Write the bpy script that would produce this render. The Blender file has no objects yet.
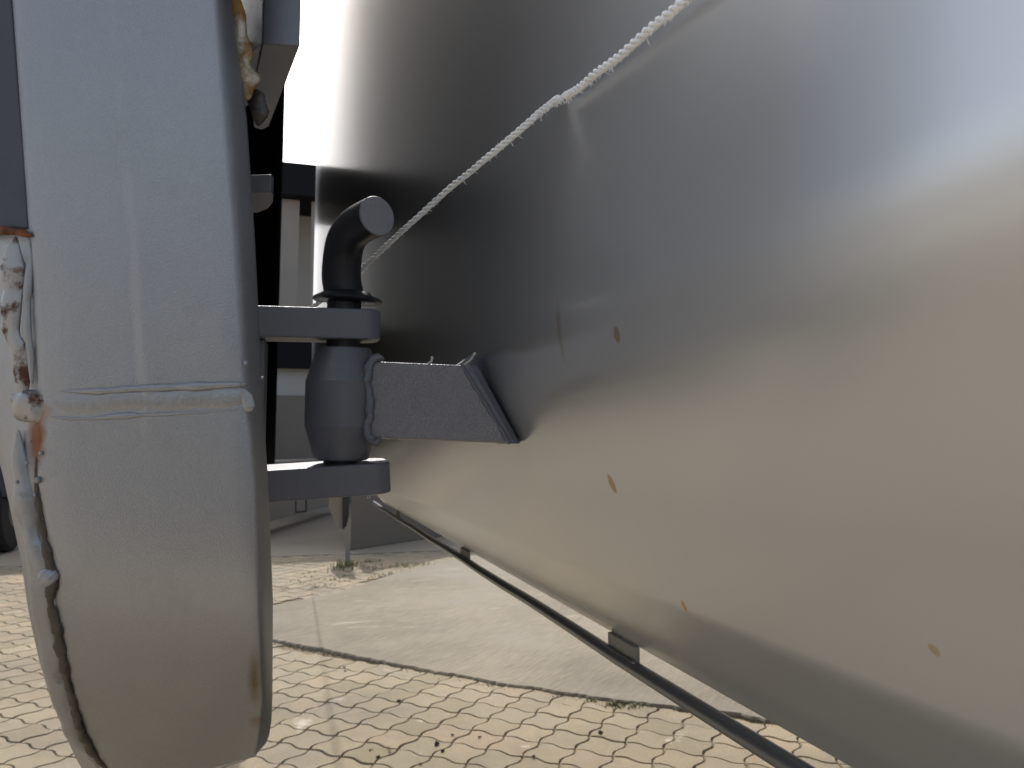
import bpy, math, random
from math import sin, cos, tan, pi, radians, sqrt, atan2
from mathutils import Vector, noise, Matrix
random.seed(7)
S = bpy.context.scene
COL = S.collection

# ------------------------------------------------------------------ camera
F = 760.0
PSI, PIT = radians(16.2), radians(4.96)
fw = Vector((sin(PSI)*cos(PIT), cos(PSI)*cos(PIT), sin(PIT)))
rt = Vector((cos(PSI), -sin(PSI), 0))
up = Vector((-sin(PSI)*sin(PIT), -cos(PSI)*sin(PIT), cos(PIT)))
cd = bpy.data.cameras.new('camera')
cam = bpy.data.objects.new('camera', cd); COL.objects.link(cam)
cd.sensor_width = 36; cd.lens = F/1024*36
cd.clip_start = 0.02; cd.clip_end = 2000
cam.matrix_world = Matrix(((rt.x, up.x, -fw.x, 0), (rt.y, up.y, -fw.y, 0), (rt.z, up.z, -fw.z, 0), (0, 0, 0, 1)))
cd.dof.use_dof = True; cd.dof.focus_distance = 0.74; cd.dof.aperture_fstop = 15
S.camera = cam

# ------------------------------------------------------------------ world, sun, exposure
SUN_EL, SUN_AZ = radians(43), radians(0.0)      # azimuth from +Y towards +X
w = bpy.data.worlds.new('World'); S.world = w; w.use_nodes = True
nt = w.node_tree
sky = nt.nodes.new('ShaderNodeTexSky'); sky.sky_type = 'NISHITA'; sky.sun_disc = False
sky.sun_elevation = SUN_EL; sky.sun_rotation = SUN_AZ; sky.dust_density = 3.2; sky.air_density = 1.0
nt.nodes['Background'].inputs['Strength'].default_value = 0.145
hz = nt.nodes.new('ShaderNodeHueSaturation'); hz.inputs['Saturation'].default_value = 0.6   # hazy, pale sky
nt.links.new(sky.outputs[0], hz.inputs['Color']); nt.links.new(hz.outputs[0], nt.nodes['Background'].inputs[0])
sd = bpy.data.lights.new('sun', 'SUN'); sd.energy = 2.35; sd.angle = radians(0.5); sd.color = (1, .965, .91)
so = bpy.data.objects.new('sun', sd); COL.objects.link(so)
tosun = Vector((sin(SUN_AZ)*cos(SUN_EL), cos(SUN_AZ)*cos(SUN_EL), sin(SUN_EL)))
so.rotation_euler = tosun.to_track_quat('Z', 'Y').to_euler(); so.location = (0, 0, 12)
S.view_settings.view_transform = 'Standard'; S.view_settings.look = 'None'
S.view_settings.exposure = 0.62; S.view_settings.gamma = 1
S.render.engine = 'CYCLES'

# ------------------------------------------------------------------ geometry helpers
def ray(px, py): return fw + rt*((px-512)/F) + up*((384-py)/F)
def at(px, py, d): return ray(px, py)*d                       # d = camera depth
def onX(px, py, x): r = ray(px, py); return r*(x/r.x)
def onY(px, py, y): r = ray(px, py); return r*(y/r.y)
def onZ(px, py, z): r = ray(px, py); return r*(z/r.z)
def proj(p):
    d = p.dot(fw)
    if d < .01: return None
    return 512+F*p.dot(rt)/d, 384-F*p.dot(up)/d
H = -1.15                                                     # ground level (camera is the origin)

def base_of(parent):
    o = parent
    while o.parent: o = o.parent
    return o.location if o.type == 'EMPTY' else Vector((0, 0, 0))
def mesh(name, verts, faces, mat, parent=None, smooth=False, bevel=0, label=None, angle=None):
    b = base_of(parent) if parent else Vector((0, 0, 0))
    me = bpy.data.meshes.new(name)
    me.from_pydata([tuple(Vector(v)-b) for v in verts], [], faces); me.update()
    import bmesh
    bm = bmesh.new(); bm.from_mesh(me); bmesh.ops.recalc_face_normals(bm, faces=bm.faces); bm.to_mesh(me); bm.free()
    if smooth:
        me.polygons.foreach_set('use_smooth', [True]*len(me.polygons))
        if angle: me.set_sharp_from_angle(angle=radians(angle))
    o = bpy.data.objects.new(name, me); COL.objects.link(o)
    me.materials.append(mat)
    if parent: o.parent = parent
    if bevel:
        m = o.modifiers.new('bevel', 'BEVEL'); m.width = bevel; m.segments = 3; m.limit_method = 'ANGLE'; m.angle_limit = radians(25)
        me.polygons.foreach_set('use_smooth', [True]*len(me.polygons))
        m2 = o.modifiers.new('wn', 'WEIGHTED_NORMAL'); m2.keep_sharp = True
    if label: o['label'] = label
    return o
def thing(name, loc, label, cat, group=None):
    o = bpy.data.objects.new(name, None); COL.objects.link(o); o.location = loc
    o.empty_display_size = .05
    o['label'] = label; o['category'] = cat
    if group: o['group'] = group
    return o
def tag(o, label, cat): o['label'] = label; o['category'] = cat; return o
def kind(o, k, label=None):
    o['kind'] = k
    if label: o['label'] = label
    return o
def boxv(x0, x1, y0, y1, z0, z1):
    v = [(x, y, z) for x in (x0, x1) for y in (y0, y1) for z in (z0, z1)]
    f = [(0, 1, 3, 2), (4, 6, 7, 5), (0, 4, 5, 1), (2, 3, 7, 6), (0, 2, 6, 4), (1, 5, 7, 3)]
    return [Vector(a) for a in v], f
def prism(poly, vec):
    """closed prism over a polygon of Vectors"""
    n = len(poly)
    v = list(poly)+[p+vec for p in poly]
    f = [tuple(range(n-1, -1, -1)), tuple(range(n, 2*n))]+[(i, (i+1) % n, n+(i+1) % n, n+i) for i in range(n)]
    return v, f
def join(*parts):
    V, Fc = [], []
    for v, f in parts:
        o = len(V); V += list(v); Fc += [tuple(i+o for i in t) for t in f]
    return V, Fc
def tube(path, rad, n=12, squash=None, lump=0, seed=0, ring=0, freq=60):
    """tube along Vectors; rad float or list; squash=(dir, k) flattens along dir; lump = noise share; ring = weld chevrons"""
    N = len(path); V = []; Fc = []
    if not hasattr(rad, '__len__'): rad = [rad]*N
    t0 = (path[1]-path[0]).normalized()
    a = t0.orthogonal().normalized()
    for i, p in enumerate(path):
        t = (path[min(i+1, N-1)]-path[max(i-1, 0)]).normalized()
        a = (a-t*a.dot(t)).normalized(); b = t.cross(a)
        for k in range(n):
            th = 2*pi*k/n
            d = a*cos(th)+b*sin(th)
            r = rad[i]
            if lump: r *= 1+lump*noise.noise((p+d*rad[i])*freq+Vector((seed, 0, 0)))*2
            if ring: r *= 1+ring*sin(i*2.1+cos(th)*1.2)
            o = d*r
            if squash: o -= squash[0]*o.dot(squash[0])*(1-squash[1])
            V.append(p+o)
    for i in range(N-1):
        for k in range(n):
            Fc.append((i*n+k, i*n+(k+1) % n, (i+1)*n+(k+1) % n, (i+1)*n+k))
    Fc.append(tuple(range(n-1, -1, -1))); Fc.append(tuple((N-1)*n+k for k in range(n)))
    return V, Fc
def lathe(prof, n=40, lump=0):
    V = []; Fc = []
    for r, z in prof:
        for k in range(n):
            th = 2*pi*k/n; rr = r*(1+lump*noise.noise(Vector((cos(th)*2, sin(th)*2, z*60))))
            V.append(Vector((rr*cos(th), rr*sin(th), z)))
    m = len(prof)
    for i in range(m-1):
        for k in range(n): Fc.append((i*n+k, i*n+(k+1) % n, (i+1)*n+(k+1) % n, (i+1)*n+k))
    Fc.append(tuple(range(n-1, -1, -1))); Fc.append(tuple((m-1)*n+k for k in range(n)))
    return V, Fc
def resample(pts, n):
    """smooth Catmull-Rom through Vectors"""
    out = []
    m = len(pts)
    for i in range(n):
        u = i/(n-1)*(m-1); k = min(int(u), m-2); t = u-k
        p0, p1, p2, p3 = pts[max(k-1, 0)], pts[k], pts[k+1], pts[min(k+2, m-1)]
        out.append(.5*((2*p1)+(p2-p0)*t+(2*p0-5*p1+4*p2-p3)*t*t+(3*p1-p0-3*p2+p3)*t**3))
    return out
def lerp(tab, y):
    if y <= tab[0][0]:
        (a, b), (c, d) = tab[0], tab[1]
    elif y >= tab[-1][0]:
        (a, b), (c, d) = tab[-2], tab[-1]
    else:
        for i in range(len(tab)-1):
            if tab[i][0] <= y <= tab[i+1][0]: (a, b), (c, d) = tab[i], tab[i+1]; break
    return b+(d-b)*(y-a)/(c-a)

# ------------------------------------------------------------------ materials
class M:
    def __init__(s, name):
        s.m = bpy.data.materials.new(name); s.m.use_nodes = True; s.t = s.m.node_tree
        s.b = s.t.nodes['Principled BSDF']; s.tc = s.t.nodes.new('ShaderNodeTexCoord').outputs['Object']
    def n(s, typ, **k):
        x = s.t.nodes.new(typ)
        for a, v in k.items():
            if hasattr(x, a): setattr(x, a, v)
            else: x.inputs[a].default_value = v
        return x
    def link(s, a, b): s.t.links.new(a, b)
    def noise(s, scale, detail=3, rough=.5, stretch=None, vec=None):
        x = s.n('ShaderNodeTexNoise'); x.inputs['Scale'].default_value = scale
        x.inputs['Detail'].default_value = detail; x.inputs['Roughness'].default_value = rough
        v = vec or s.tc
        if stretch:
            mp = s.n('ShaderNodeMapping'); mp.inputs['Scale'].default_value = stretch; s.link(v, mp.inputs[0]); v = mp.outputs[0]
        s.link(v, x.inputs['Vector']); return x.outputs['Fac']
    def ramp(s, fac, stops):
        r = s.n('ShaderNodeValToRGB'); e = r.color_ramp.elements
        while len(e) < len(stops): e.new(.5)
        for q, (p, c) in zip(e, stops): q.position = p; q.color = (*c, 1) if hasattr(c, '__len__') else (c, c, c, 1)
        s.link(fac, r.inputs[0]); return r.outputs[0]
    def mix(s, fac, a, b, mode='MIX'):
        x = s.n('ShaderNodeMix', data_type='RGBA', blend_type=mode)
        for sock, v in ((x.inputs[0], fac), (x.inputs[6], a), (x.inputs[7], b)):
            if isinstance(v, bpy.types.NodeSocket): s.link(v, sock)
            elif hasattr(v, '__len__'): sock.default_value = (*v, 1)
            else: sock.default_value = v
        return x.outputs[2]
    def math(s, op, a, b=0.0, clamp=False):
        x = s.n('ShaderNodeMath', operation=op); x.use_clamp = clamp
        for i, v in enumerate((a, b)):
            if isinstance(v, bpy.types.NodeSocket): s.link(v, x.inputs[i])
            else: x.inputs[i].default_value = v
        return x.outputs[0]
    def color(s, c):
        if isinstance(c, bpy.types.NodeSocket): s.link(c, s.b.inputs['Base Color'])
        else: s.b.inputs['Base Color'].default_value = (*c, 1)
    def set(s, k, v):
        if isinstance(v, bpy.types.NodeSocket): s.link(v, s.b.inputs[k])
        else: s.b.inputs[k].default_value = v
    def bump(s, h, strength, dist, prev=None):
        x = s.n('ShaderNodeBump'); x.inputs['Strength'].default_value = strength; x.inputs['Distance'].default_value = dist
        s.link(h, x.inputs['Height'])
        if prev: s.link(prev, x.inputs['Normal'])
        s.link(x.outputs[0], s.b.inputs['Normal']); return x.outputs[0]
    def spot(s, c, rad, soft=.35, wob=0.25, wscale=120):
        """mask that is 1 inside an ellipsoid around c (object space), with a ragged rim"""
        mp = s.n('ShaderNodeMapping', vector_type='TEXTURE')
        mp.inputs['Location'].default_value = c[:3]; mp.inputs['Scale'].default_value = rad
        if len(c) > 3: mp.inputs['Rotation'].default_value = (c[3], 0, 0)
        s.link(s.tc, mp.inputs[0])
        L = s.n('ShaderNodeVectorMath', operation='LENGTH'); s.link(mp.outputs[0], L.inputs[0])
        nz = s.math('MULTIPLY', s.math('SUBTRACT', s.noise(wscale, 3), .5), wob*2)
        d = s.math('ADD', L.outputs['Value'], nz)
        return s.math('DIVIDE', s.math('SUBTRACT', 1.0, d), soft, True)

def paint(name, col, metallic=.5, rough=.45, coarse=900, bumpd=.0004, bumps=.5, spots=(), coat=0, fleck=.06):
    m = M(name)
    n1 = m.noise(9, 4); n2 = m.noise(coarse, 2)
    n3 = m.ramp(m.noise(22, 6, .7), [(.52, 0), (.75, .45)])
    c = m.mix(m.math('MULTIPLY', n1, .6), [x*.93 for x in col], [min(1, x*1.07) for x in col])
    c = m.mix(n3, c, [x*.78 for x in col])
    c = m.mix(fleck, c, m.ramp(n2, [(.35, .1), (.65, .9)]), 'OVERLAY')
    for fac, sc in spots: c = m.mix(fac(m), c, sc)
    m.color(c); m.set('Metallic', metallic)
    m.set('Roughness', m.math('ADD', m.math('MULTIPLY', m.noise(25, 3), .08), rough-.04))
    b = m.bump(n2, bumps, bumpd)
    m.bump(m.noise(60, 3), .25, .0006, b)
    if coat: m.set('Coat Weight', coat); m.set('Coat Roughness', .06)
    return m.m

# arm front plane and pin centre
PIN = at(343, 400, .76)
YA = PIN.y-.030
wA, wB, wC, wD = onY(470, 355, YA), onY(521, 443, YA), onY(610, 586, YA), None

rust_c = (.23, .085, .03); tan_c = (.42, .26, .11)
def wallspot(px, py, ry, rz, rot=0):
    p = None
    X = .165
    # find wall X by height: iterate on profile
    for _ in range(12):
        q = onX(px, py, X); X = wall_x(q.z)
    return (q.x-1.4, q.y-1.2, q.z+.2, rot), (.03, ry, rz)
# ---- wall cross-section (x as function of z): vertical above, soft bend, sloped in below, then a vertical flange
TH = radians(29)
ZB = wB.z
XT = .195
def build_profile():
    pts = [(XT, 3.45), (XT, .6), (XT, .3)]
    z0 = .105                       # bend starts
    R = .130
    x, z = XT, z0
    n = 16
    for i in range(n+1):
        a = TH*i/n
        pts.append((XT+R*(1-cos(a)), z0-R*sin(a)))
    x1, z1 = pts[-1]
    # slope down to crease
    xc = (x1+z1*tan(TH))/(1-.425*tan(TH)); zc = -.425*xc
    pts.append((x1+(z1-zc)*.5*tan(TH), z1-(z1-zc)*.5))
    tl = .010
    p0 = (xc-tl*sin(TH), zc+tl*cos(TH)); p2 = (xc+tl*sin(radians(42)), zc-tl*cos(radians(42)))
    for i in range(9):
        t = i/8
        pts.append(((1-t)**2*p0[0]+2*t*(1-t)*xc+t*t*p2[0], (1-t)**2*p0[1]+2*t*(1-t)*zc+t*t*p2[1]))
    TF = radians(42); tf = (zc+.578*xc)/(cos(TF)-.578*sin(TF))
    pts.append((xc+tf*sin(TF), zc-tf*cos(TF)))
    return pts
PROF = build_profile()
def wall_x(z):
    for (x0, z0), (x1, z1) in zip(PROF, PROF[1:]):
        if z1 <= z <= z0: return x0+(x1-x0)*(z0-z)/(z0-z1) if z0 != z1 else x0
    return PROF[0][0] if z > 0 else PROF[-1][0]

def sp(px, py, ry, rz, rot=0, soft=.35, wob=.25):
    c, r = wallspot(px, py, ry, rz, rot)
    return lambda m: m.spot(c, r, soft, wob)
wall_spots = [
    (sp(617, 335, .0055, .006), (.42, .35, .22)), (sp(612, 484, .006, .010, .5, .3), (.33, .24, .14)),
    (sp(684, 606, .004, .006, .6), (.50, .33, .14)), (sp(934, 650, .0035, .0035), (.50, .42, .28)),
    (sp(559, 330, .006, .030, 0, 1.6, .4), (.33, .26, .15)),
]
WALLMAT = None
def wall_mat():
    m = M('grey_gloss_paint')
    col = (.60, .62, .65)
    n1 = m.noise(3, 3)
    c = m.mix(n1, [x*.95 for x in col], [x*1.05 for x in col])
    for f_, sc in wall_spots: c = m.mix(f_(m), c, sc)
    m.color(c)
    m.set('Metallic', .64)
    m.set('Roughness', .29)
    m.set('Coat Weight', .40); m.set('Coat Roughness', .14)
    b = m.bump(m.noise(12, 2), .12, .001)
    x = m.n('ShaderNodeBump'); x.inputs['Strength'].default_value = .2; x.inputs['Distance'].default_value = .0007
    m.link(m.noise(95, 1), x.inputs['Height']); m.link(b, x.inputs['Normal'])
    m.link(x.outputs[0], m.b.inputs['Coat Normal'])
    return m.m
WALLMAT = wall_mat()
POSTMAT = paint('grey_satin_paint', (.20, .203, .21), .55, .42, 1100, .0004, .5)
DARKMAT = paint('dark_grey_texture_paint', (.33, .325, .345), .15, .38, 650, .0025, 1.0, fleck=.12)
DARKSM = paint('dark_grey_paint', (.165, .172, .20), .15, .36, 800, .0008, .6)
PINMAT = paint('dark_pin_paint', (.022, .023, .030), .1, .40, 900, .0003, .4)
PINEND = paint('grey_pin_end', (.28, .285, .31), .1, .5, 1100, .0005, .7, fleck=.15)
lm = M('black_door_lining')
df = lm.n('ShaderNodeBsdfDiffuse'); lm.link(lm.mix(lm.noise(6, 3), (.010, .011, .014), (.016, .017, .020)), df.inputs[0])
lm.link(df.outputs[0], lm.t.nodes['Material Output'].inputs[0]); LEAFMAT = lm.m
def rusty(name, a, b, lo=.45, hi=.6, sc=45):
    m = M(name)
    f_ = m.ramp(m.noise(sc, 5, .65), [(lo, 0), (hi, 1)])
    c2 = m.mix(m.noise(150, 3), b, [x*.45 for x in b])
    m.color(m.mix(f_, a, c2)); m.set('Roughness', m.math('ADD', .38, m.math('MULTIPLY', f_, .5))); m.set('Metallic', m.math('MULTIPLY', m.math('SUBTRACT', 1.0, f_), .55))
    m.bump(m.noise(260, 4, .6), .6, .0009); return m.m
WELDY = rusty('yellow_rust_weld', (.55, .48, .38), (.42, .24, .07), .42, .56, 60)
WELDG = rusty('painted_weld', (.31, .315, .325), (.30, .28, .25), .6, .75)
WELDR = rusty('rust_run_weld', (.36, .355, .355), (.13, .055, .028), .50, .60, 60)
WELDD = rusty('dark_seam', (.075, .068, .06), (.13, .10, .07), .5, .62, 90)

# ------------------------------------------------------------------ ground
pm = M('beige_paver_concrete')
oi = pm.n('ShaderNodeObjectInfo'); ge = pm.n('ShaderNodeNewGeometry')
rnd = pm.math('FRACT', pm.math('ADD', pm.math('MULTIPLY', oi.outputs['Random'], 7.3), ge.outputs['Random Per Island']))
pw = ge.outputs['Position']
c = pm.ramp(rnd, [(0, (.28, .23, .15)), (.3, (.35, .285, .19)), (.6, (.32, .27, .19)), (.85, (.37, .30, .20)), (1, (.37, .285, .195))])
c = pm.mix(pm.ramp(pm.noise(1.7, 5, .65, vec=pw), [(.42, 0), (.72, .75)]), c, (.19, .165, .13))
c = pm.mix(pm.ramp(pm.noise(14, 5, .7, vec=pw), [(.50, 0), (.75, .6)]), c, (.30, .27, .22))
c = pm.mix(pm.ramp(pm.noise(5, 4, .6, vec=pw), [(.66, 0), (.74, .7)]), c, (.62, .56, .47))
c = pm.mix(.35, c, pm.ramp(pm.noise(300, 2, vec=pw), [(.3, .2), (.7, .85)]), 'OVERLAY')
pm.color(c); pm.set('Roughness', .9); pm.set('Specular IOR Level', .3)
pm.bump(pm.noise(260, 3, .7, vec=pw), .8, .002)
PAVER = pm.m
jm = M('joint_sand'); jm.color(jm.mix(jm.noise(30, 5), (.19, .145, .095), (.30, .24, .165))); jm.set('Roughness', 1)
jm.bump(jm.noise(160, 3), 1, .004); JOINT = jm.m
em = M('far_ground'); em.color(em.mix(em.noise(.6, 6), (.42, .36, .28), (.50, .43, .34))); em.set('Roughness', .95); EARTH = em.m
gv, gf = boxv(-400, 400, -400, 400, H-.5, H-.026)
kind(mesh('ground', gv, gf, EARTH), 'structure')
V, Fc = boxv(-4.2, 4.6, .2, 8.75, H-.02, H-.009)
bed = kind(mesh('pavement', V, Fc, JOINT), 'structure')

CELL = .153
a_ = Vector((.735, -.678, 0)); b_ = Vector((-.678, -.735, 0))
O_ = Vector((1.066, 3.286, 0))
NS = 6
def edge_pts(p, u, v, A):
    L = CELL
    return [p+u*(L*t/NS)+v*(A*sin(2*pi*t/NS+.0001)) for t in range(NS)]
def cell_outline():
    A = .0125
    c0 = Vector((0, 0, 0)); c1 = a_*CELL; c2 = a_*CELL+b_*CELL; c3 = b_*CELL
    out = []
    steps = 5
    for t in range(6): s_ = t/6; out.append(a_*CELL*s_-b_*A*sin(2*pi*s_))
    for t in range(6): s_ = t/6; out.append(c1+b_*CELL*s_+a_*A*sin(2*pi*s_))
    for t in range(6): s_ = 1-t/6; out.append(c3+a_*CELL*s_-b_*A*sin(2*pi*s_))
    for t in range(6): s_ = 1-t/6; out.append(b_*CELL*s_+a_*A*sin(2*pi*s_))
    # sharpen the wave a little: quarter points sit at full amplitude
    cen = (a_+b_)*CELL*.5
    return [o-cen for o in out], cen
OUT, CEN = cell_outline()
def paver_rings(shrink_top=.925, shrink_bot=.965):
    top = [Vector((o.x*shrink_top, o.y*shrink_top, 0)) for o in OUT]
    bot = [Vector((o.x*shrink_bot, o.y*shrink_bot, -.005)) for o in OUT]
    low = [Vector((o.x*shrink_bot, o.y*shrink_bot, -.014)) for o in OUT]
    return top, bot, low
TOP, BOT, LOW = paver_rings()
n_ = len(OUT)
PV = TOP+BOT
PF = [tuple(range(n_))]+[(i, i+n_, (i+1) % n_+n_, (i+1) % n_) for i in range(n_)]
# slab outline (z plan) : near edge ragged, far edge straight
near = [(-.62, 5.50), (-.061, 4.897), (.47, 4.292), (.93, 3.775), (1.466, 3.30), (1.761, 3.09), (1.96, 2.90), (2.35, 2.53), (4.6, .45)]
def near_y(x):
    for (x0, y0), (x1, y1) in zip(near, near[1:]):
        if x0 <= x <= x1: return y0+(y1-y0)*(x-x0)/(x1-x0)
    return 99 if x < near[0][0] else -99
far = [(-.62, 5.50), (-.08, 5.98), (.493, 6.50), (1.04, 7.30), (1.75, 8.05), (2.4, 8.72), (2.45, 8.75)]
def far_y(x):
    for (x0, y0), (x1, y1) in zip(far, far[1:]):
        if x0 <= x <= x1: return y0+(y1-y0)*(x-x0)/(x1-x0)
    return 99 if x > far[-1][0] else -99
def in_slab(x, y, m): return near_y(x)-m*1.4 < y < far_y(x)+m*1.4 and x > near[0][0]-m
def hidden(px, py):
    if px < -12 or px > 1040 or py > 785: return True
    if 275 > px > 40+(py-540)*.25 and py < 740: return True
    if px > 385 and py < 500+(px-375)*.562: return True
    return False
cells = []
for i in range(-60, 60):
    for j in range(-75, 60):
        p = O_+a_*CELL*i+b_*CELL*j+CEN
        if not (-4.1 < p.x < 4.5 and .35 < p.y < 8.68): continue
        if in_slab(p.x, p.y, .03): continue
        q = proj(Vector((p.x, p.y, H)))
        size = 0
        if q and not hidden(*q): size = 1/(p.y**3)
        cells.append((size, p))
cells.sort(key=lambda t: -t[0])
pvm = bpy.data.meshes.new('paver')
pvm.from_pydata([tuple(v) for v in PV], [], PF); pvm.update(); pvm.materials.append(PAVER)
def clip_near_slab(p):
    pass
bV, bF = [], []
for k, (s_, p) in enumerate(cells):
    rz, tx, ty = random.gauss(0, .012), random.gauss(0, .0045), random.gauss(0, .0045)
    z = H+random.gauss(0, .0009)
    if k < 298 and s_ > 0:
        o = bpy.data.objects.new('paver', pvm); COL.objects.link(o); o.parent = bed
        o.location = (p.x, p.y, z); o.rotation_euler = (tx, ty, rz)
    else:
        if math.hypot(p.x, p.y) > 9.6: continue
        o0 = len(bV); R = Matrix.Rotation(rz, 3, 'Z')
        bV += [R @ v+Vector((p.x, p.y, z+tx*v.x+ty*v.y)) for v in PV]
        bF += [tuple(t+o0 for t in f) for f in PF]
me = bpy.data.meshes.new('paver_field'); me.from_pydata([tuple(v) for v in bV], [], bF); me.update(); me.materials.append(PAVER)
pf = bpy.data.objects.new('paver_field', me); COL.objects.link(pf); pf.parent = bed; pf['kind'] = 'stuff'

# concrete slab
sm = M('brushed_concrete')
pos = sm.tc
st = sm.n('ShaderNodeMapping'); st.inputs['Rotation'].default_value = (0, 0, radians(-44)); sm.link(sm.tc, st.inputs[0])
grv = sm.noise(1, 4, .7, stretch=(6, 190, 1), vec=st.outputs[0])
c = sm.ramp(sm.noise(1.1, 6, .6), [(.35, (.19, .165, .125)), (.6, (.27, .235, .175))])
c = sm.mix(.5, c, sm.ramp(grv, [(.38, .30), (.62, .72)]), 'OVERLAY')
c = sm.mix(sm.ramp(sm.noise(2.2, 5, .7, stretch=(.5, 2.2, 1)), [(.60, 0), (.72, .55)]), c, (.60, .53, .42))
c = sm.mix(sm.ramp(sm.noise(.9, 3), [(.5, 0), (.7, .5)]), c, (.27, .25, .215))
sm.color(c); sm.set('Roughness', .92); sm.set('Specular IOR Level', .3)
sm.bump(sm.noise(120, 4, .7), .5, .003, sm.bump(grv, .5, .004))
SLAB = sm.m
edge = []
for (x0, y0), (x1, y1) in zip(near, near[1:]):
    L = math.hypot(x1-x0, y1-y0); k = max(2, int(L/.02))
    for t in range(k):
        s_ = t/k; x = x0+(x1-x0)*s_; y = y0+(y1-y0)*s_
        d = noise.noise(Vector((x*9, y*9, 3)))*.007+noise.noise(Vector((x*45, y*45, 1)))*.016-max(0, noise.noise(Vector((x*4, y*4, 8)))-.15)*.05
        edge.append((x-d*.68, y-d*.73))
fe = [(4.6, .45), (4.6, 8.75)]+far[::-1][:-1]
poly = [Vector((x, y, H+.014)) for x, y in edge+fe]
# keep the outline as a top ring, a chamfer ring and a skirt
def inset(pts, d):
    n = len(pts); out = []
    for i in range(n):
        t = (pts[(i+1) % n]-pts[i-1]).normalized(); out.append(pts[i]+Vector((-t.y, t.x, 0))*d)
    return out
ins = inset(poly, .007)
rag = [Vector((p.x, p.y, H+.014-.005*abs(noise.noise(p*30)))) for p in ins]
low = [Vector((p.x, p.y, H+.006-.006*abs(noise.noise(p*40)))) for p in poly]
bot = [Vector((p.x, p.y, H-.02)) for p in poly]
n = len(poly)
V = rag+low+bot
Fc = [tuple(range(n))]+[(i, (i+1) % n, n+(i+1) % n, n+i) for i in range(n)]+[(n+i, n+(i+1) % n, 2*n+(i+1) % n, 2*n+i) for i in range(n)]
kind(mesh('concrete_slab', V, Fc, SLAB), 'structure', 'brushed concrete slab with a crumbling edge beside the pavers')
ym = M('yard_concrete'); ym.color(ym.mix(ym.noise(.5, 6, .6), (.26, .225, .175), (.33, .285, .22))); ym.set('Roughness', .95); ym.bump(ym.noise(40, 5), .4, .004)
V, Fc = boxv(-60, 60, 8.72, 90, H-.02, H+.004)
kind(mesh('yard', V, Fc, ym.m), 'structure')

# dirt and crumbs in the joint, grass tufts
V, Fc = [], []
rr = random.Random(3)
def crumb(p, r, V, Fc):
    o = len(V)
    for d in ((1, 0, 0), (-.5, .86, 0), (-.5, -.86, 0), (0, 0, 1), (0, 0, -1)):
        V.append(p+Vector(d)*r*rr.uniform(.6, 1.3))
    Fc += [(o, o+1, o+3), (o+1, o+2, o+3), (o+2, o, o+3), (o+1, o, o+4), (o+2, o+1, o+4), (o, o+2, o+4)]
for k in range(1700):
    t = rr.random(); x = -.1+2.5*t; y = near_y(x)
    d = abs(rr.gauss(0, .022))+.002
    crumb(Vector((x-d*.68, y-d*.73, H-.004+rr.uniform(-.004, .004))), rr.uniform(.0015, .006), V, Fc)
dm = M('dirt_crumbs'); dm.color(dm.mix(dm.noise(50, 2), (.10, .08, .055), (.36, .30, .21))); dm.set('Roughness', 1)
kind(mesh('joint_dirt', V, Fc, dm.m), 'stuff', 'dark crumbled dirt along the broken slab edge')
V, Fc = [], []
for px, py, r in [(398, 701, .010), (377, 757, .008), (436, 744, .012), (442, 751, .009), (533, 757, .008), (479, 737, .007), (600, 733, .013), (344, 667, .008), (345, 671, .007), (420, 764, .006), (452, 735, .007), (370, 750, .006), (562, 672, .006), (744, 742, .012)]:
    q = onZ(px, py, H+.004); crumb(q, r, V, Fc); crumb(q+Vector((.008, .004, 0)), r*.6, V, Fc)
dk = M('dark_debris'); dk.color((.05, .04, .035)); dk.set('Roughness', .9)
kind(mesh('scattered_grit', V, Fc, dk.m), 'stuff', 'small dark crumbs of dirt scattered on the pavers')
gm = M('grass_blades'); gm.color(gm.mix(gm.noise(8, 3), (.07, .10, .02), (.24, .22, .10))); gm.set('Roughness', .7)
def tuft(c, n, spread, h, V, Fc):
    for k in range(n):
        p = c+Vector((rr.gauss(0, spread), rr.gauss(0, spread*.6), 0)); a = rr.uniform(0, 6.28); l = h*rr.uniform(.4, 1)
        d = Vector((cos(a), sin(a), 0)); o = len(V); wv = Vector((-d.y, d.x, 0))*.0035
        V += [p-wv, p+wv, p+d*l*.35+Vector((0, 0, l*.7))-wv*.6, p+d*l*.35+Vector((0, 0, l*.7))+wv*.6, p+d*l*.9+Vector((0, 0, l))]
        Fc += [(o, o+1, o+3, o+2), (o+2, o+3, o+4)]
V, Fc = [], []
tuft(onZ(347, 566, H), 120, .07, .09, V, Fc); tuft(onZ(352, 569, H), 60, .14, .05, V, Fc)
tuft(onZ(408, 566, H), 60, .14, .05, V, Fc); tuft(onZ(372, 562, H), 35, .05, .05, V, Fc); tuft(onZ(385, 573, H), 30, .2, .03, V, Fc)
tuft(onZ(614, 706, H-.004), 60, .03, .025, V, Fc); tuft(onZ(632, 708, H-.004), 40, .03, .022, V, Fc); tuft(onZ(592, 703, H-.004), 20, .02, .02, V, Fc)
for k in range(40):
    q = onZ(rr.uniform(280, 430), rr.uniform(562, 592), H)
    if not in_slab(q.x, q.y, 0): tuft(q, 10, .05, .02, V, Fc)
kind(mesh('grass_tufts', V, Fc, gm.m), 'stuff', 'small green weeds growing in the paver joints')

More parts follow.
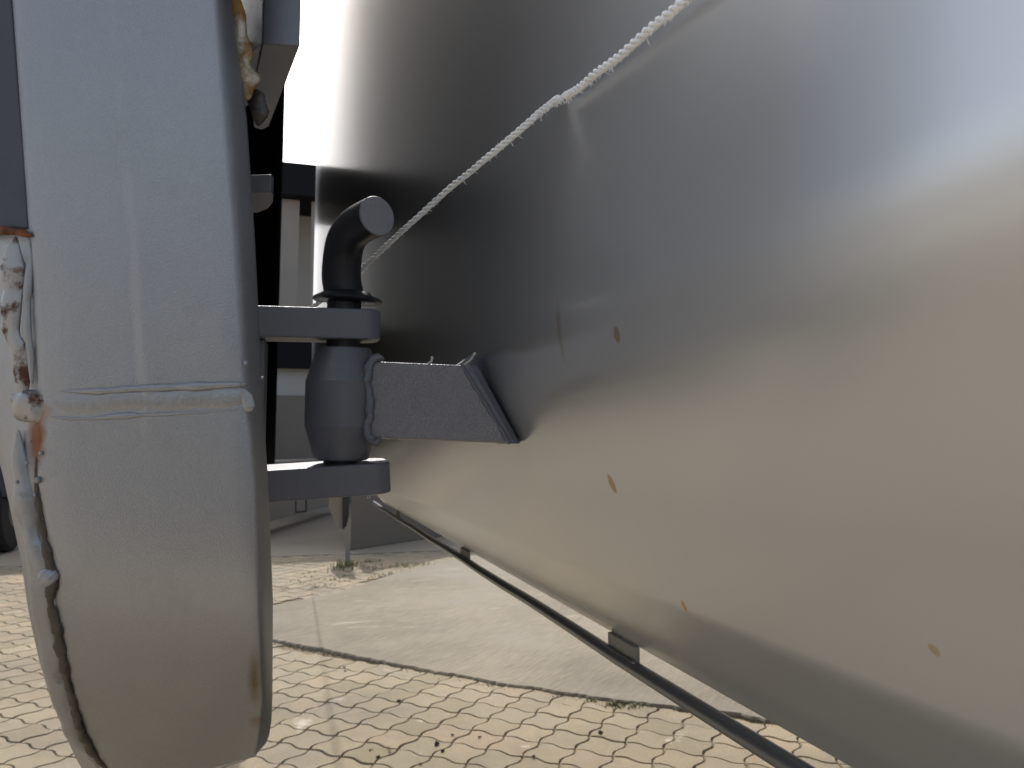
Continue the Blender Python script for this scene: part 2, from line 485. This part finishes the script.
# ------------------------------------------------------------------ the steel container (glossy grey side wall on the right)
YE, YS = 3.42, -1.6
cont = thing('steel_container', (1.4, 1.2, -.2), 'glossy grey steel container with hinge bracket, its side filling the right of the picture', 'container')
T_ = .004
ys = [YS+(YE-.05-YS)*i/24 for i in range(25)]
inner = [(x+T_, z) for x, z in PROF]
ringp = PROF+inner[::-1]
m_ = len(ringp); V = []; Fc = []
for y in ys:
    ex = .0
    for x, z in ringp: V.append(Vector((x+ex, y, z)))
for i in range(len(ys)-1):
    for k in range(m_): Fc.append((i*m_+k, i*m_+(k+1) % m_, (i+1)*m_+(k+1) % m_, (i+1)*m_+k))
Fc.append(tuple(range(m_))); Fc.append(tuple((len(ys)-1)*m_+k for k in range(m_-1, -1, -1)))
mesh('side_wall', V, Fc, WALLMAT, cont, smooth=True, angle=40)
xb, zb = PROF[-1]
V, Fc = boxv(xb+.006, 2.3, YS, YE, zb+.012, zb+.02); mesh('floor', V, Fc, WALLMAT, cont)
V, Fc = boxv(2.304, 2.312, YS, YE, zb, 3.45); mesh('far_side_wall', V, Fc, WALLMAT, cont)
V, Fc = boxv(XT+.055, 2.3, YE+.001, YE+.008, zb+.03, 3.4); mesh('end_wall', V, Fc, WALLMAT, cont)
V, Fc = boxv(XT, XT+.004, YE-.047, 8.3, -.05, 4.9); mesh('side_sheet_extension', V, Fc, WALLMAT, cont)
V, Fc = boxv(XT-.004, XT+.05, YS, YE, 3.452, 3.50); mesh('top_rim', V, Fc, WALLMAT, cont, bevel=.006)
# round rail under the side
XR = xb-.004
zr_ = -.646*XR
RAILMAT = paint('dark_rail_paint', (.17, .178, .19), .5, .30, 500, .0003, .4)
V, Fc = tube([Vector((XR, YS+(YE+.3-YS)*i/30, zr_+.0012*sin(i*1.7))) for i in range(31)], .0215*XR, 20)
mesh('lashing_rail', V, Fc, RAILMAT, cont, smooth=True, angle=50)
BRK = paint('bracket_grey_paint', (.22, .22, .215), .3, .45)
def ybot(px, py): return onX(px, py, xb).y
yb0 = onX(611, 636, xb).y; yb0b = onX(646, 656, xb).y
d1 = onX(462, 551, xb).y; d2 = onX(395, 513, xb).y
step = d1-yb0
for k, y in enumerate([yb0-step, yb0, d1, d1+step*1.3, d1+step*2.6]):
    L = (yb0-yb0b)*.8
    y -= L*.5
    v, f = boxv(XR-.0005, XR+.006, y-L*.5, y+L*.5, zr_+.004, zb+(.009 if 0 else -.0005))
    br = mesh('rail_bracket', v, f, BRK, cont, bevel=.001)
    wpath = [Vector((XR-.0022, y-L*.56+L*1.15*i/14, zr_+.0062+.0005*sin(i*2.2))) for i in range(15)]
    v, f = tube(wpath, .0020, 8, lump=.35, seed=k, ring=.15)
    mesh('weld_bead', v, f, RAILMAT, br, smooth=True)
# reddish rust dots are in the paint; hinge arm
def H2(px, py): return onY(px, py, YA)
fa = [H2(368, 361), H2(463, 365), H2(510, 442.5), H2(368, 437.5)]
back = Vector((0, .058, 0))
v, f = prism(fa, back)
arm = mesh('hinge_arm', v, f, DARKMAT, cont, bevel=.0022)
# fillet weld strip that joins the arm end to the wall
p0, p1, q0, q1 = H2(461, 363), H2(510, 443.5), None, None
def wallpt(z, y): return Vector((wall_x(z)-.0005, y, z))
N = 26; V = []; Fc = []
for i in range(N+1):
    t = i/N; a = p0.lerp(p1, t)+Vector((0, .001, 0)); z = a.z
    b = H2(472+(521-472)*t, 354+(443.5-354)*t); b.y += .004
    b.x = min(b.x, wall_x(b.z)-.0005)
    jit = .0009*noise.noise(Vector((t*22, 0, 0)))
    mid = (a+b)*.5+Vector((-.0008, -.0025+jit, 0))
    for q in (a+Vector((0, 0, 0)), mid, b, Vector((wall_x(b.z)-.0005, b.y+.03, b.z)), a+Vector((0, .05, 0))): V.append(q)
for i in range(N):
    for k in range(5): Fc.append((i*5+k, i*5+(k+1) % 5, (i+1)*5+(k+1) % 5, (i+1)*5+k))
Fc += [tuple(range(5)), tuple(N*5+k for k in range(4, -1, -1))]
mesh('arm_end_weld', V, Fc, DARKSM, arm, smooth=True, angle=35)
edgew = [p0.lerp(p1, i/30)+Vector((-.001+.0005*sin(i*1.3), -.0008, 0)) for i in range(31)]
v, f = tube(edgew, .0016, 8, lump=.5, seed=4, ring=.1); mesh('edge_bead', v, f, DARKSM, arm, smooth=True)
# spatter whiskers on top of the arm
SPM = M('bare_weld_wire'); SPM.color((.55, .52, .47)); SPM.set('Roughness', .5)
for (x, y), (x2, y2) in (((428, 364), (432, 357)), ((464, 365), (475, 353))):
    A, B = H2(x, y), H2(x2, y2)
    pts = resample([A, A.lerp(B, .5)+Vector((.0015, 0, -.0005)), B, B+Vector((.001, 0, -.002))], 9)
    v, f = tube(pts, [.0009, .0011, .0008, .001, .0008, .001, .0007, .0006, .0004], 6, lump=.5, seed=x)
    mesh('weld_whisker', v, f, SPM.m, arm, smooth=True)
# barrel
TILT = Matrix.Rotation(radians(4.0), 4, 'X')
HM = Matrix.Translation(PIN) @ TILT
def hl(v): return [HM @ Vector(p) for p in v]
k_ = .001
prof = [(.017, .0525), (.0248, .0525), (.0262, .0515), (.0362, .0205), (.0368, .0185), (.0368, -.0255), (.0362, -.0275), (.0268, -.0575), (.0255, -.0590), (.017, -.0590)]
v, f = lathe(prof, 72); barrel = mesh('hinge_barrel', hl(v), f, DARKSM, cont, smooth=True, angle=9)
wp = resample([H2(381, 356), H2(371, 362), H2(367, 378), H2(369, 395), H2(370, 412), H2(367, 428), H2(371, 440), H2(379, 443)], 60)
wp = [p+Vector((.0005*sin(i*.9), -.0005, 0)) for i, p in enumerate(wp)]
v, f = tube(wp, [.0046+.0012*noise.noise(Vector((i*.25, 2, 0))) for i in range(60)], 12, lump=.25, seed=9, ring=.07, freq=90)
mesh('weld_bead', v, f, DARKSM, barrel, smooth=True)

# ------------------------------------------------------------------ door: post, leaf, hinge plates, brackets
door = thing('open_container_door', (-.13, .6, -.35), 'opened grey container door, its welded box post close up at the left of the picture', 'door')
L1 = [(-900, -60), (0, 12), (240, 29), (400, 37), (440, 36), (480, 33), (560, 51), (600, 54), (655, 64), (700, 73), (735, 86), (768, 102), (800, 120)]
R1 = [(-900, 160), (0, 215), (240, 234), (400, 244), (440, 250), (480, 254), (600, 259), (700, 262), (735, 258), (800, 250)]
R0 = [(-900, 170), (0, 231), (120, 247), (240, 255), (400, 263), (480, 268), (600, 273), (700, 272.5), (722, 271.5), (736, 269), (745, 265), (752, 257), (800, 250)]
L0 = [(-900, -95), (0, -22), (240, -12), (400, -8), (440, -6), (480, 4), (560, 21), (610, 28), (660, 39), (700, 51), (755, 74), (800, 100)]
CR = [(-900, 60), (0, 110), (240, 131), (400, 141), (800, 160)]
D0 = .52
def depth(y):
    if y < 500: return D0
    t = (y-500)/250
    return D0+.115*t**3.2
rows = [-900, -600, -300, -100, 0]+list(range(40, 400, 40))+list(range(400, 640, 20))+list(range(640, 752, 8))+[752, 754, 755]
def skew(y, x):
    if y < 600: return 0
    return (262-x)*.25*((y-600)/150)**2 if x < 262 else 0
def rowof(x, y):
    r = y
    for _ in range(30): r = .5*r+.5*(y-skew(r, x))
    return r
def ring(y):
    d = depth(y); r1, r0, cr = lerp(R1, y), lerp(R0, y), lerp(CR, y)
    l1, l0 = lerp(L1, y), lerp(L0, y)
    for _ in range(20): l1 = lerp(L1, y+skew(y, l1)); l0 = lerp(L0, y+skew(y, l0))
    e = .0007 if y < 400 else .0007*max(0, 1-(y-400)/30)     # raised edge of the lap seam
    pts = []
    S_ = lambda px, dd: pts.append(at(px, y+skew(y, px), dd))
    S_(l1, d+.004); S_(l1+3, d+.0012); S_(l1+9, d)
    for t in (.2, .4): S_(l1+(cr-l1)*t*2, d)
    S_(cr-5, d); S_(cr-1, d+e*.2); S_(cr+2, d-e*.75); S_(cr+9, d-e*.8); S_(cr+18, d-e*.15)
    for t in (.35, .6, .8): S_(cr+(r1-cr)*t, d)
    S_(r1-8, d); S_(r1-3, d+.0006)
    for t in (0, .12, .3, .5, .72, .9, 1.0): S_(r1+(r0-r1)*t, d+.0012+.022*(t**1.35))
    A = pts[-1]
    pts.append(A+Vector((-.0015, .02, 0))); pts.append(A+Vector((-.005, .045, 0))); pts.append(A+Vector((-.02, .055, 0)))
    B = at(l0, y+skew(y, l0), d+.028)
    pts.append(B+Vector((.01, .09, 0))); pts.append(B+Vector((0, .08, 0))); pts.append(B)
    S_((l0*.7+l1*.3), d+.022); S_((l0*.25+l1*.75), d+.010)
    return pts
V = []; Fc = []
rgs = [ring(y) for y in rows]
# roll the lower end under: extra rings that go back and inwards
last = rgs[-1]
for s_, dz, dy in ((1, .006, .012), (1, .014, .03), (1, .03, .055)):
    cen = sum(last, Vector())/len(last)
    rgs.append([p+(cen-p)*.25*(dy/.055)+Vector((0, dy*.5, dz)) for p in last])
m_ = len(rgs[0])
for r_ in rgs: V += r_
for i in range(len(rgs)-1):
    for k in range(m_): Fc.append((i*m_+k, i*m_+(k+1) % m_, (i+1)*m_+(k+1) % m_, (i+1)*m_+k))
Fc += [tuple(range(m_)), tuple((len(rgs)-1)*m_+k for k in range(m_-1, -1, -1))]
def ps(px, py, rx, rz, dep=D0, soft=.5, wob=.3):
    c = at(px, py, dep)-door.location
    return lambda m: m.spot(c, (rx, .03, rz), soft, wob, 90)
postmat = paint('grey_post_paint', (.325, .335, .355), .74, .37, 1000, .0005, .55, fleck=.07, spots=[
    (ps(34, 436, .0085, .030, soft=.6), (.17, .06, .022)),
    (ps(30, 412, .017, .010, soft=.8), (.26, .13, .06)),
    (ps(254, 690, .0055, .062, .56, .9), (.17, .13, .05)),
    (ps(256, 738, .0095, .016, .58, .6), (.20, .12, .05)),
    (ps(52, 580, .006, .010, soft=1.), (.16, .09, .045)),
])
post = mesh('post', V, Fc, postmat, door, smooth=True, angle=60)
cn = -fw                                                       # towards the camera
def bead(name, pts, dep, rad, mat, parent, n=70, lump=.3, seed=0, flat=.45, rg=.06, freq=70):
    P = resample([at(x, y, dep if not callable(dep) else dep(rowof(x, y))) for x, y in pts], n)
    if hasattr(rad, '__len__'): R_ = [lerp([(i/(len(rad)-1), r) for i, r in enumerate(rad)], j/(n-1)) for j in range(n)]
    else: R_ = rad
    if not hasattr(R_, '__len__'): R_ = [R_]*n
    R_ = [r*min(1, sqrt((min(j, n-1-j)+.3)*3/n*1.6)) for j, r in enumerate(R_)]
    v, f = tube(P, R_, 14, squash=(cn, flat*.75), lump=lump, seed=seed, ring=rg, freq=freq)
    return mesh(name, v, f, mat, parent, smooth=True)
# broad horizontal weld with a crisp upper lip and ragged lower lip
bead('cross_weld', [(44, 403), (80, 404), (130, 401), (180, 400), (225, 398), (252, 396)], D0+.0010, [.009, .0088, .0092, .0085, .0088, .0075], WELDG, post, 120, .16, 1, .28, .01, 50)
bead('cross_weld_lip', [(60, 391), (100, 391), (150, 388), (200, 386), (246, 384)], D0-.0008, [.0012, .0022, .0026, .0026, .0034], WELDG, post, 90, .25, 2, .8, .03)
bead('cross_weld_lip', [(50, 417), (85, 419), (120, 416), (170, 414), (236, 410)], D0-.0002, [.0012, .0013, .0015, .0013, .0006], WELDG, post, 90, .5, 3, .8, .05)
bead('weld_end_knob', [(238, 388), (246, 398), (250, 412)], D0+.001, [.004, .0055, .0035], WELDG, post, 40, .3, 5, .45)
bead('corner_weld_knob', [(10, 395), (22, 402), (36, 405), (48, 404), (60, 404)], D0+.003, [.005, .0105, .0120, .0095, .006], WELDR, post, 60, .30, 6, .40, 0, 75)
bead('side_weld', [(16, 236), (12, 262), (17, 290), (14, 320), (18, 350), (22, 378), (24, 396)], D0+.004, [.006, .0080, .0065, .0075, .0062, .007, .005], WELDR, post, 130, .40, 7, .38, .0, 60)
bead('side_weld', [(28, 236), (30, 262), (27, 300), (29, 340), (32, 384)], D0+.002, [.002, .0025, .002, .003, .003], WELDG, post, 80, .5, 17, .7, .0, 60)
bead('rust_lip', [(-2, 230), (10, 231), (22, 233), (32, 236)], D0+.0, [.0022, .0025, .003, .001], rusty('rust_lip', (.2, .07, .03), (.12, .04, .02), .4, .6), post, 24, .5, 8, .8)
seam_d = lambda y: depth(y)+.0015
bead('side_seam', [(36, 455), (37, 490), (41, 520), (45, 545), (50, 566), (53, 580), (51, 596), (56, 625), (63, 660), (70, 690), (78, 722), (90, 748), (104, 766), (125, 782)], seam_d, [.0015, .0030, .0035, .0036, .0036, .004, .0036, .0034, .0036, .0032, .003, .0034, .0035, .003], WELDD, post, 170, .45, 10, .7, .05, 90)
bead('lower_side_weld', [(18, 430), (20, 465), (26, 500), (32, 535), (40, 560), (42, 585), (44, 610), (52, 650), (60, 690), (72, 725), (90, 755), (110, 778)], lambda y: depth(y)+.010, [.007, .008, .009, .0085, .0105, .0095, .008, .0085, .008, .008, .008, .008], WELDG, post, 170, .22, 11, .6, .02, 45)
bead('seam_knob', [(40, 572), (48, 578), (53, 584)], lambda y: depth(y)-.0005, [.005, .0075, .0045], WELDG, post, 20, .2, 12, .6)
for k, (x, y, r) in enumerate([(27, 463, .0013), (38, 480, .0024), (41, 453, .0016), (17, 482, .0016), (246, 363, .0019), (262, 378, .0012), (35, 495, .0013), (30, 441, .001)]):
    P = at(x, y, D0-.0002 if x < 250 else D0+.012)
    v, f = lathe([(r*sin(a), -r*cos(a)) for a in (.3, .8, 1.3, 1.8, 2.3, 2.8)], 10)
    mesh('weld_spatter', [p+P for p in v], f, WELDG, post, smooth=True)
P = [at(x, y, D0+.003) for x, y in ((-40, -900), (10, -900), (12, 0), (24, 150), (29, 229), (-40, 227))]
v, f = prism(P, Vector((0, .05, 0))); mesh('painted_side_shade', v, f, paint('side_shade_color', (.075, .08, .105), .2, .5), door, bevel=.002)  # dark bar put in for the shade on the post's left side
# upper bracket on the post, seen from below, with its rusty weld
def under(poly, dep, ref, h, name, mat, parent, label=None):
    z = at(*ref, dep).z
    P = [onZ(x, y, z) for x, y in poly]
    v, f = prism(P, Vector((0, 0, h)))
    return mesh(name, v, f, mat, parent, bevel=.0012, label=label)
under([(262, 44), (300, 46), (269, 127), (262, 130), (254, 128), (250, 100)], .57, (280, 44), .20, 'upper_bracket', POSTMAT, door)
under([(238, 60), (262, 44), (250, 104), (243, 110)], .565, (250, 60), .20, 'bracket_web', POSTMAT, door)
bead('rusty_weld', [(233, -30), (235, 0), (238, 22), (241, 45), (243, 66), (246, 82), (247, 100)], .553, [.006, .0062, .0055, .0075, .0062, .010, .007], WELDY, post, 90, .40, 13, .7, .06, 60)
bead('rusty_weld', [(251, 88), (256, 100), (260, 112), (258, 126)], .563, [.004, .006, .0055, .003], WELDD, post, 30, .5, 14, .7)
under([(240, 193), (271, 192), (273.5, 195), (273, 203), (268, 209), (258, 213), (240, 214)], .72, (262, 193), .0175, 'upper_hinge_plate', DARKSM, door)
# hinge plates (fork)
RO = Matrix.Rotation(radians(2.2), 4, 'Y')
def plate(z0, z1, xr, name, roll):
    r = .030; pts = []
    yy = .033
    pts += [(-.16, -yy), (xr-.016, -yy)]
    for i in range(1, 8): a = i/8*pi/2; pts.append((xr-.016+.016*sin(a), -yy+.016*(1-cos(a))))
    pts += [(xr, -yy+.018), (xr, yy-.018)]
    for i in range(1, 8): a = i/8*pi/2; pts.append((xr-.016+.016*cos(a), yy-.016*(1-sin(a))))
    pts += [(xr-.016, yy), (-.16, yy)]
    v, f = prism([Vector((x, y, z0)) for x, y in pts], Vector((0, 0, z1-z0)))
    R_ = Matrix.Rotation(-radians(roll), 4, 'Y')
    o = mesh(name, [HM @ R_ @ p for p in v], f, DARKSM, door, bevel=.0018)
    return o
plate(.0592, .0885, .0350, 'hinge_plate', 1.2)
plate(-.0925, -.0625, .0420, 'hinge_plate', 3.4)
v, f = boxv(-.085, -.0745, -.01, .06, -.0600, .0570); mesh('hinge_back_plate', [HM @ p for p in v], f, DARKSM, door, bevel=.002)
# leaf
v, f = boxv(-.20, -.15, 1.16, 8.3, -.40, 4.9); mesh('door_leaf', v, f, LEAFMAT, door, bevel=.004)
REFLMAT = paint('pale_reflector_paint', (.72, .73, .75), .0, .5)
v, f = boxv(-.165, -.105, .69, 1.155, -.20, 3.85); mesh('pale_reflector', v, f, REFLMAT, door, bevel=.008)  # unseen pale box, added to lighten what the wall mirrors
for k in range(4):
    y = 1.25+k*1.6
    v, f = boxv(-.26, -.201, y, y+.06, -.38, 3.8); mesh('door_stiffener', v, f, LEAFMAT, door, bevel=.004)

# ------------------------------------------------------------------ hinge pin with hooked head (stands in the barrel)
pin = thing('hinge_pin', HM @ Vector((0, 0, -.07)), 'dark hooked hinge pin with a bent round head standing in the barrel', 'hinge pin')
sh = [HM @ Vector((-.001, 0, z)) for z in (-.080, 0, .060, .105)]
v, f = tube(sh, .0168, 32); mesh('shank', v, f, PINMAT, pin, smooth=True, angle=50)
hp = [HM @ Vector((-.001, 0, .1055)), at(341.5, 280, .760), at(342, 262, .757), at(344, 248, .752), at(348, 237, .744), at(355, 228, .734), at(364, 222, .722), at(376.5, 216, .706)]
HP = resample(hp, 34)
v, f = tube(HP, [.0192-.0008*i/33 for i in range(34)], 36, lump=.012, freq=40)
cap = f.pop()
hk = mesh('hook', v, f, PINMAT, pin, smooth=True, angle=60)
t = (HP[-1]-HP[-3]).normalized()
c0 = HP[-1]; ax = t.orthogonal().normalized(); bx = t.cross(ax)
v = []; f = []
for j, (r, dz) in enumerate(((.0184, -.001), (.0184, .0012), (.0178, .0022), (.009, .0024))):
    for i in range(36): a = 2*pi*i/36; v.append(c0+t*dz+(ax*cos(a)+bx*sin(a))*r)
for j in range(3):
    for i in range(36): f.append((j*36+i, j*36+(i+1) % 36, (j+1)*36+(i+1) % 36, (j+1)*36+i))
f.append(tuple(3*36+i for i in range(36)))
mesh('sawn_end', v, f, PINEND, hk, smooth=True, angle=30)
prof = [(.018, .0975), (.0325, .0985), (.0345, .1000), (.0335, .1022), (.027, .1060), (.0205, .1085), (.017, .109)]
v, f = lathe(prof, 44, .05)
TL = Matrix.Rotation(radians(2), 4, 'Y')
mesh('collar', [HM @ TL @ Vector((p.x-.001, p.y, p.z+.0012*noise.noise(p*50))) for p in v], f, PINMAT, pin, smooth=True, angle=40)

# ------------------------------------------------------------------ white twisted cord
cordt = thing('twisted_cord', at(318, 303, .84), 'frayed white twisted cord stretched from behind the hinge pin along the glossy container wall', 'cord')
def cp(px, py, d): return at(px, py, d)
cps = [cp(300, 318, .88), cp(318, 303, .86), cp(362, 268, .80), cp(400, 233, .755), cp(450, 188, .69), cp(500, 147, .62), onX(548, 106, XT-.010), onX(560, 98, XT-.008), onX(574, 91, XT-.007), onX(620, 55, XT-.007), onX(685, 0, XT-.007), onX(740, -48, XT-.007), onX(830, -130, XT-.007)]
CP = resample(cps, 520)
CP = [Vector((min(p.x, XT-.0045), p.y, p.z)) for p in CP]
cm = M('white_twine'); cm.color(cm.mix(cm.noise(500, 3), (.90, .92, .94), (.95, .97, .99))); cm.set('Roughness', .85)
cm.set('Subsurface Weight', 0.0); cm.bump(cm.noise(1400, 2, stretch=(1, 1, 1)), .8, .0006)
kn = 7/12*519
for s_ in range(3):
    path = []; rad = []
    for i, p in enumerate(CP):
        t = (CP[min(i+1, 519)]-CP[max(i-1, 0)]).normalized(); a = t.orthogonal().normalized()
        a = (Vector((0, 0, 1))-t*t.z).normalized(); b = t.cross(a)
        near_k = max(0, 1-abs(i-(kn+8))/16)
        R_ = .0016*(1-.55*near_k)
        if i > kn: R_ *= 1.0
        th = i*.50+s_*2*pi/3
        wob = .0006*noise.noise(Vector((i*.05, 1, 0)))
        path.append(p+(a*cos(th)+b*sin(th))*R_+a*wob*2)
        rad.append(.00135*(1-.5*near_k)*(1+.15*noise.noise(Vector((i*.3, s_*5, 0)))))
    v, f = tube(path, rad, 7)
    mesh('strand', v, f, cm.m, cordt, smooth=True)
# frayed ends near the knot
V, Fc = [], []
for k in range(260):
    i = int(kn+rr.uniform(-20, 22)) if k < 22 else rr.randrange(60, 510); p = CP[i]; t = (CP[i+2]-CP[i-2]).normalized()
    d = (t*rr.uniform(-1, 1)+Vector((rr.gauss(0, .5), rr.gauss(0, .3), -abs(rr.gauss(.5, .4))))).normalized()*rr.uniform(.003, .009)*(1 if k < 22 else .55)
    p = p+d.normalized()*.0026*(k >= 22)
    v, f = tube([p, p+d*.5+Vector((0, 0, -.0005)), p+d], [.00045, .0003, .0001], 5); V, Fc = join((V, Fc), (v, f))
kind(mesh('frayed_fibres', V, Fc, cm.m, cordt), 'stuff')

# ------------------------------------------------------------------ far things
# trailer behind the hinge: raised body, tube socket, landing leg
zt = -.95
A = onZ(272, 521, zt); B = onZ(334, 504, zt); dr = (B-A).normalized(); dr.z = 0; dr.normalize()
nr = Vector((dr.y, -dr.x, 0))
if nr.dot(-A) < 0: nr = -nr
TB = paint('far_grey_paint', (.23, .205, .18), .1, .6, 60, .001, .2)
TD = paint('far_dark_paint', (.02, .021, .024), .1, .6, 60, .001, .2)
TW = paint('far_pale_paint', (.62, .60, .56), .0, .6, 60, .001, .2)
tr = thing('parked_trailer', Vector((A.x, A.y, H)), 'brown grey underside of a parked trailer seen in the gap below the hinge', 'trailer')
E0 = A-dr*.5; E1 = onZ(342, 502, zt)
def slabbox(z0, z1, front, thick, mat, name, e0=E0, e1=E1, bev=.01):
    P = [e0+nr*front, e1+nr*front, e1+nr*(front-thick), e0+nr*(front-thick)]
    P = [Vector((p.x, p.y, z0)) for p in P]
    v, f = prism(P, Vector((0, 0, z1-z0))); return mesh(name, v, f, mat, tr, bevel=bev)
slabbox(zt, -.15, 0, .35, TB, 'body_panel')
slabbox(-.50, -.46, .02, .019, TB, 'rub_rail')
for q4 in (((295, 486), (296.6, 486), (296.6, 513), (295, 513)), ((305.4, 486), (307, 486), (307, 512.4), (305.4, 512.4)), ((296.7, 511.2), (305.3, 510.7), (305.3, 512.5), (296.7, 513))):
    v, f = prism([onY(x, y, 10.0) for x, y in q4], Vector((0, .12, 0))); mesh('socket_frame_bar', v, f, TD, tr)
Fp = onZ(347.5, 563, H); YL = Fp.y
leg = thing('landing_leg', Fp, 'thin tapering landing leg standing among weeds below the hinge', 'prop leg')
def onYp(px, py, dy=0): return onY(px, py, YL+dy)
def farpoly(pts, thick, mat, name, dy=0):
    v, f = prism([onYp(x, y, dy) for x, y in pts], Vector((0, thick, 0))); return mesh(name, v, f, mat, leg, bevel=.004)
farpoly([(334, 470), (343, 470), (343, 529), (337, 527), (332, 515), (329, 508)], .12, TB, 'leg_bracket', .10)
farpoly([(343.2, 465), (350, 465), (349, 512), (346.5, 526), (343.2, 530)], .08, TD, 'leg_housing', .05)
farpoly([(343, 530), (346.4, 526.4), (349.8, 512), (351.2, 520), (350.6, 545), (347, 553), (344.6, 545)], .06, TB, 'leg_gusset', 0)
farpoly([(345.6, 548), (350, 548), (350, 563), (345.6, 563)], .05, paint('far_steel', (.16, .18, .20), .3, .5, 60, .001, .1), 'leg_foot', .002)

# second container behind the first, seen under the rail
A2 = onZ(350, 551, H); B2 = onZ(422, 540, H); d2_ = (B2-A2).normalized()
n2 = Vector((d2_.y, -d2_.x, 0)); n2 = n2 if n2.dot(-A2) > 0 else -n2
c2 = thing('far_container', (A2+B2)*.5, 'brown grey steel container standing on the ground beyond the rail', 'container')
e1 = A2+d2_*4.5
FCM = paint('far_container_paint', (.13, .112, .093), .05, .75, 50, .001, .2)
bk = Vector((A2.x, A2.y, 0)).normalized()*2.0
P = [A2, e1, e1+bk, A2+bk]; P = [Vector((p.x, p.y, H+.006)) for p in P]
v, f = prism(P, Vector((0, 0, 1.55))); mesh('body', v, f, FCM, c2, bevel=.01)
for k in range(7):
    q = A2+d2_*(.02+k*.7); P = [q+n2*.002, q+d2_*.07+n2*.002, q+d2_*.07+n2*.05, q+n2*.05]
    P = [Vector((p.x, p.y, .20)) for p in P]
    v, f = prism(P, Vector((0, 0, .20))); mesh('rib', v, f, FCM, c2)

# hall behind: pale wall with columns and a dark fascia beam; only its left bay shows beside the post
hall = thing('distant_hall', (-1, 16, H), 'pale hall with columns and a dark fascia beam far behind the hinge', 'building')
HB = M('pale_render'); HB.color(HB.mix(HB.noise(1.5, 5), (.34, .33, .315), (.42, .41, .395))); HB.set('Roughness', .9)
HN = M('dark_fascia'); HN.color((.010, .011, .013)); HN.set('Roughness', .8); HN.set('Specular IOR Level', .1)
HP2 = M('brown_plinth_paint'); HP2.color(HP2.mix(HP2.noise(2, 3), (.15, .13, .11), (.21, .185, .16))); HP2.set('Roughness', .8)
HC = M('brown_column'); HC.color(HC.mix(HC.noise(2, 3), (.20, .185, .17), (.26, .245, .225))); HC.set('Roughness', .8)
v, f = boxv(-9, 4, 17.0, 17.3, H, 2.69); mesh('lower_wall', v, f, HB.m, hall)
v, f = boxv(-.32, 4, 17.0, 17.3, 2.692, 5.4); mesh('wall', v, f, HB.m, hall)
v, f = boxv(-9, 4, 16.7, 16.99, 1.75, 2.7); mesh('dark_shutter_band', v, f, HN.m, hall)
v, f = boxv(-9, 4, 16.7, 16.99, H, 1.15); mesh('brown_plinth', v, f, HP2.m, hall)
zf0 = 15.6*(450-190)/790; zf1 = 15.6*(450-156)/790
v, f = boxv(-9.2, 4.2, 15.6, 17.6, zf0, zf1); mesh('fascia_beam', v, f, HN.m, hall, bevel=.02)
for k, x in enumerate([-.32, .3, 1.4, 2.6, 3.8]):
    v, f = boxv(x, x+(.22 if k % 2 else .38), 15.9, 16.2, 2.72, zf0-.003); mesh('column', v, f, HC.m, hall, bevel=.01)
# dark blue lorry left of the post
lor = thing('parked_lorry', (-5.0, 10.4, H), 'dark navy lorry parked beyond the pavers at the far left edge', 'lorry')
NV = paint('navy_lorry_paint', (.015, .019, .035), .2, .35, 60, .001, .1)
RB = M('tyre_rubber'); RB.color((.012, .012, .013)); RB.set('Roughness', .75)
RM = M('wheel_rim'); RM.color((.2, .19, .18)); RM.set('Metallic', .6); RM.set('Roughness', .5)
PL = onZ(13, 553, H)
x1 = PL.x+.03; y0 = PL.y-.35
v, f = boxv(x1-2.5, x1, y0, y0+5.2, H+.62, 1.9); mesh('cargo_box', v, f, NV, lor, bevel=.03)
v, f = boxv(x1-2.35, x1-.1, y0+.1, y0+5.0, H+.45, H+.615); mesh('chassis', v, f, TD, lor, bevel=.01)
for sx in (x1-.33, x1-2.45):
    for yy in (y0+.45, y0+3.9):
        pr = [(.24, 0), (.46, .0), (.5, .03), (.51, .08), (.51, .20), (.5, .25), (.46, .28), (.24, .28)]
        v, f = lathe(pr, 36); 
        v = [Vector((sx+p.z, yy+p.x, H+.512+p.y)) for p in v]
        wl = mesh('wheel', v, f, RB.m, lor, smooth=True, angle=35)
        v, f = lathe([(.05, -.01), (.14, -.01), (.2, .03), (.235, .0), (.238, .28), (.05, .29)], 30)
        mesh('rim', [Vector((sx+p.z, yy+p.x, H+.512+p.y)) for p in v], f, RM.m, wl, smooth=True, angle=35)

# low dark skip, added unseen behind the viewpoint to darken the lower post's reflection
blocker = thing('added_blocker', (-.9, -2.2, H), 'low dark steel skip added out of view to darken the reflection in the lower post', 'blocker')
SK = paint('dark_blocker_paint', (.035, .034, .033), .1, .6, 60, .001, .2)
prof = [(-1.7, .05), (-1.4, 1.10), (-3.1, 1.10), (-2.7, .05)]
v, f = prism([Vector((-2.4, y, H+z)) for y, z in prof], Vector((2.5, 0, 0))); mesh('body', v, f, SK, blocker, bevel=.01)
v, f = boxv(-2.45, .15, -1.44, -1.36, H+1.06, H+1.13); mesh('rim', v, f, SK, blocker, bevel=.006)
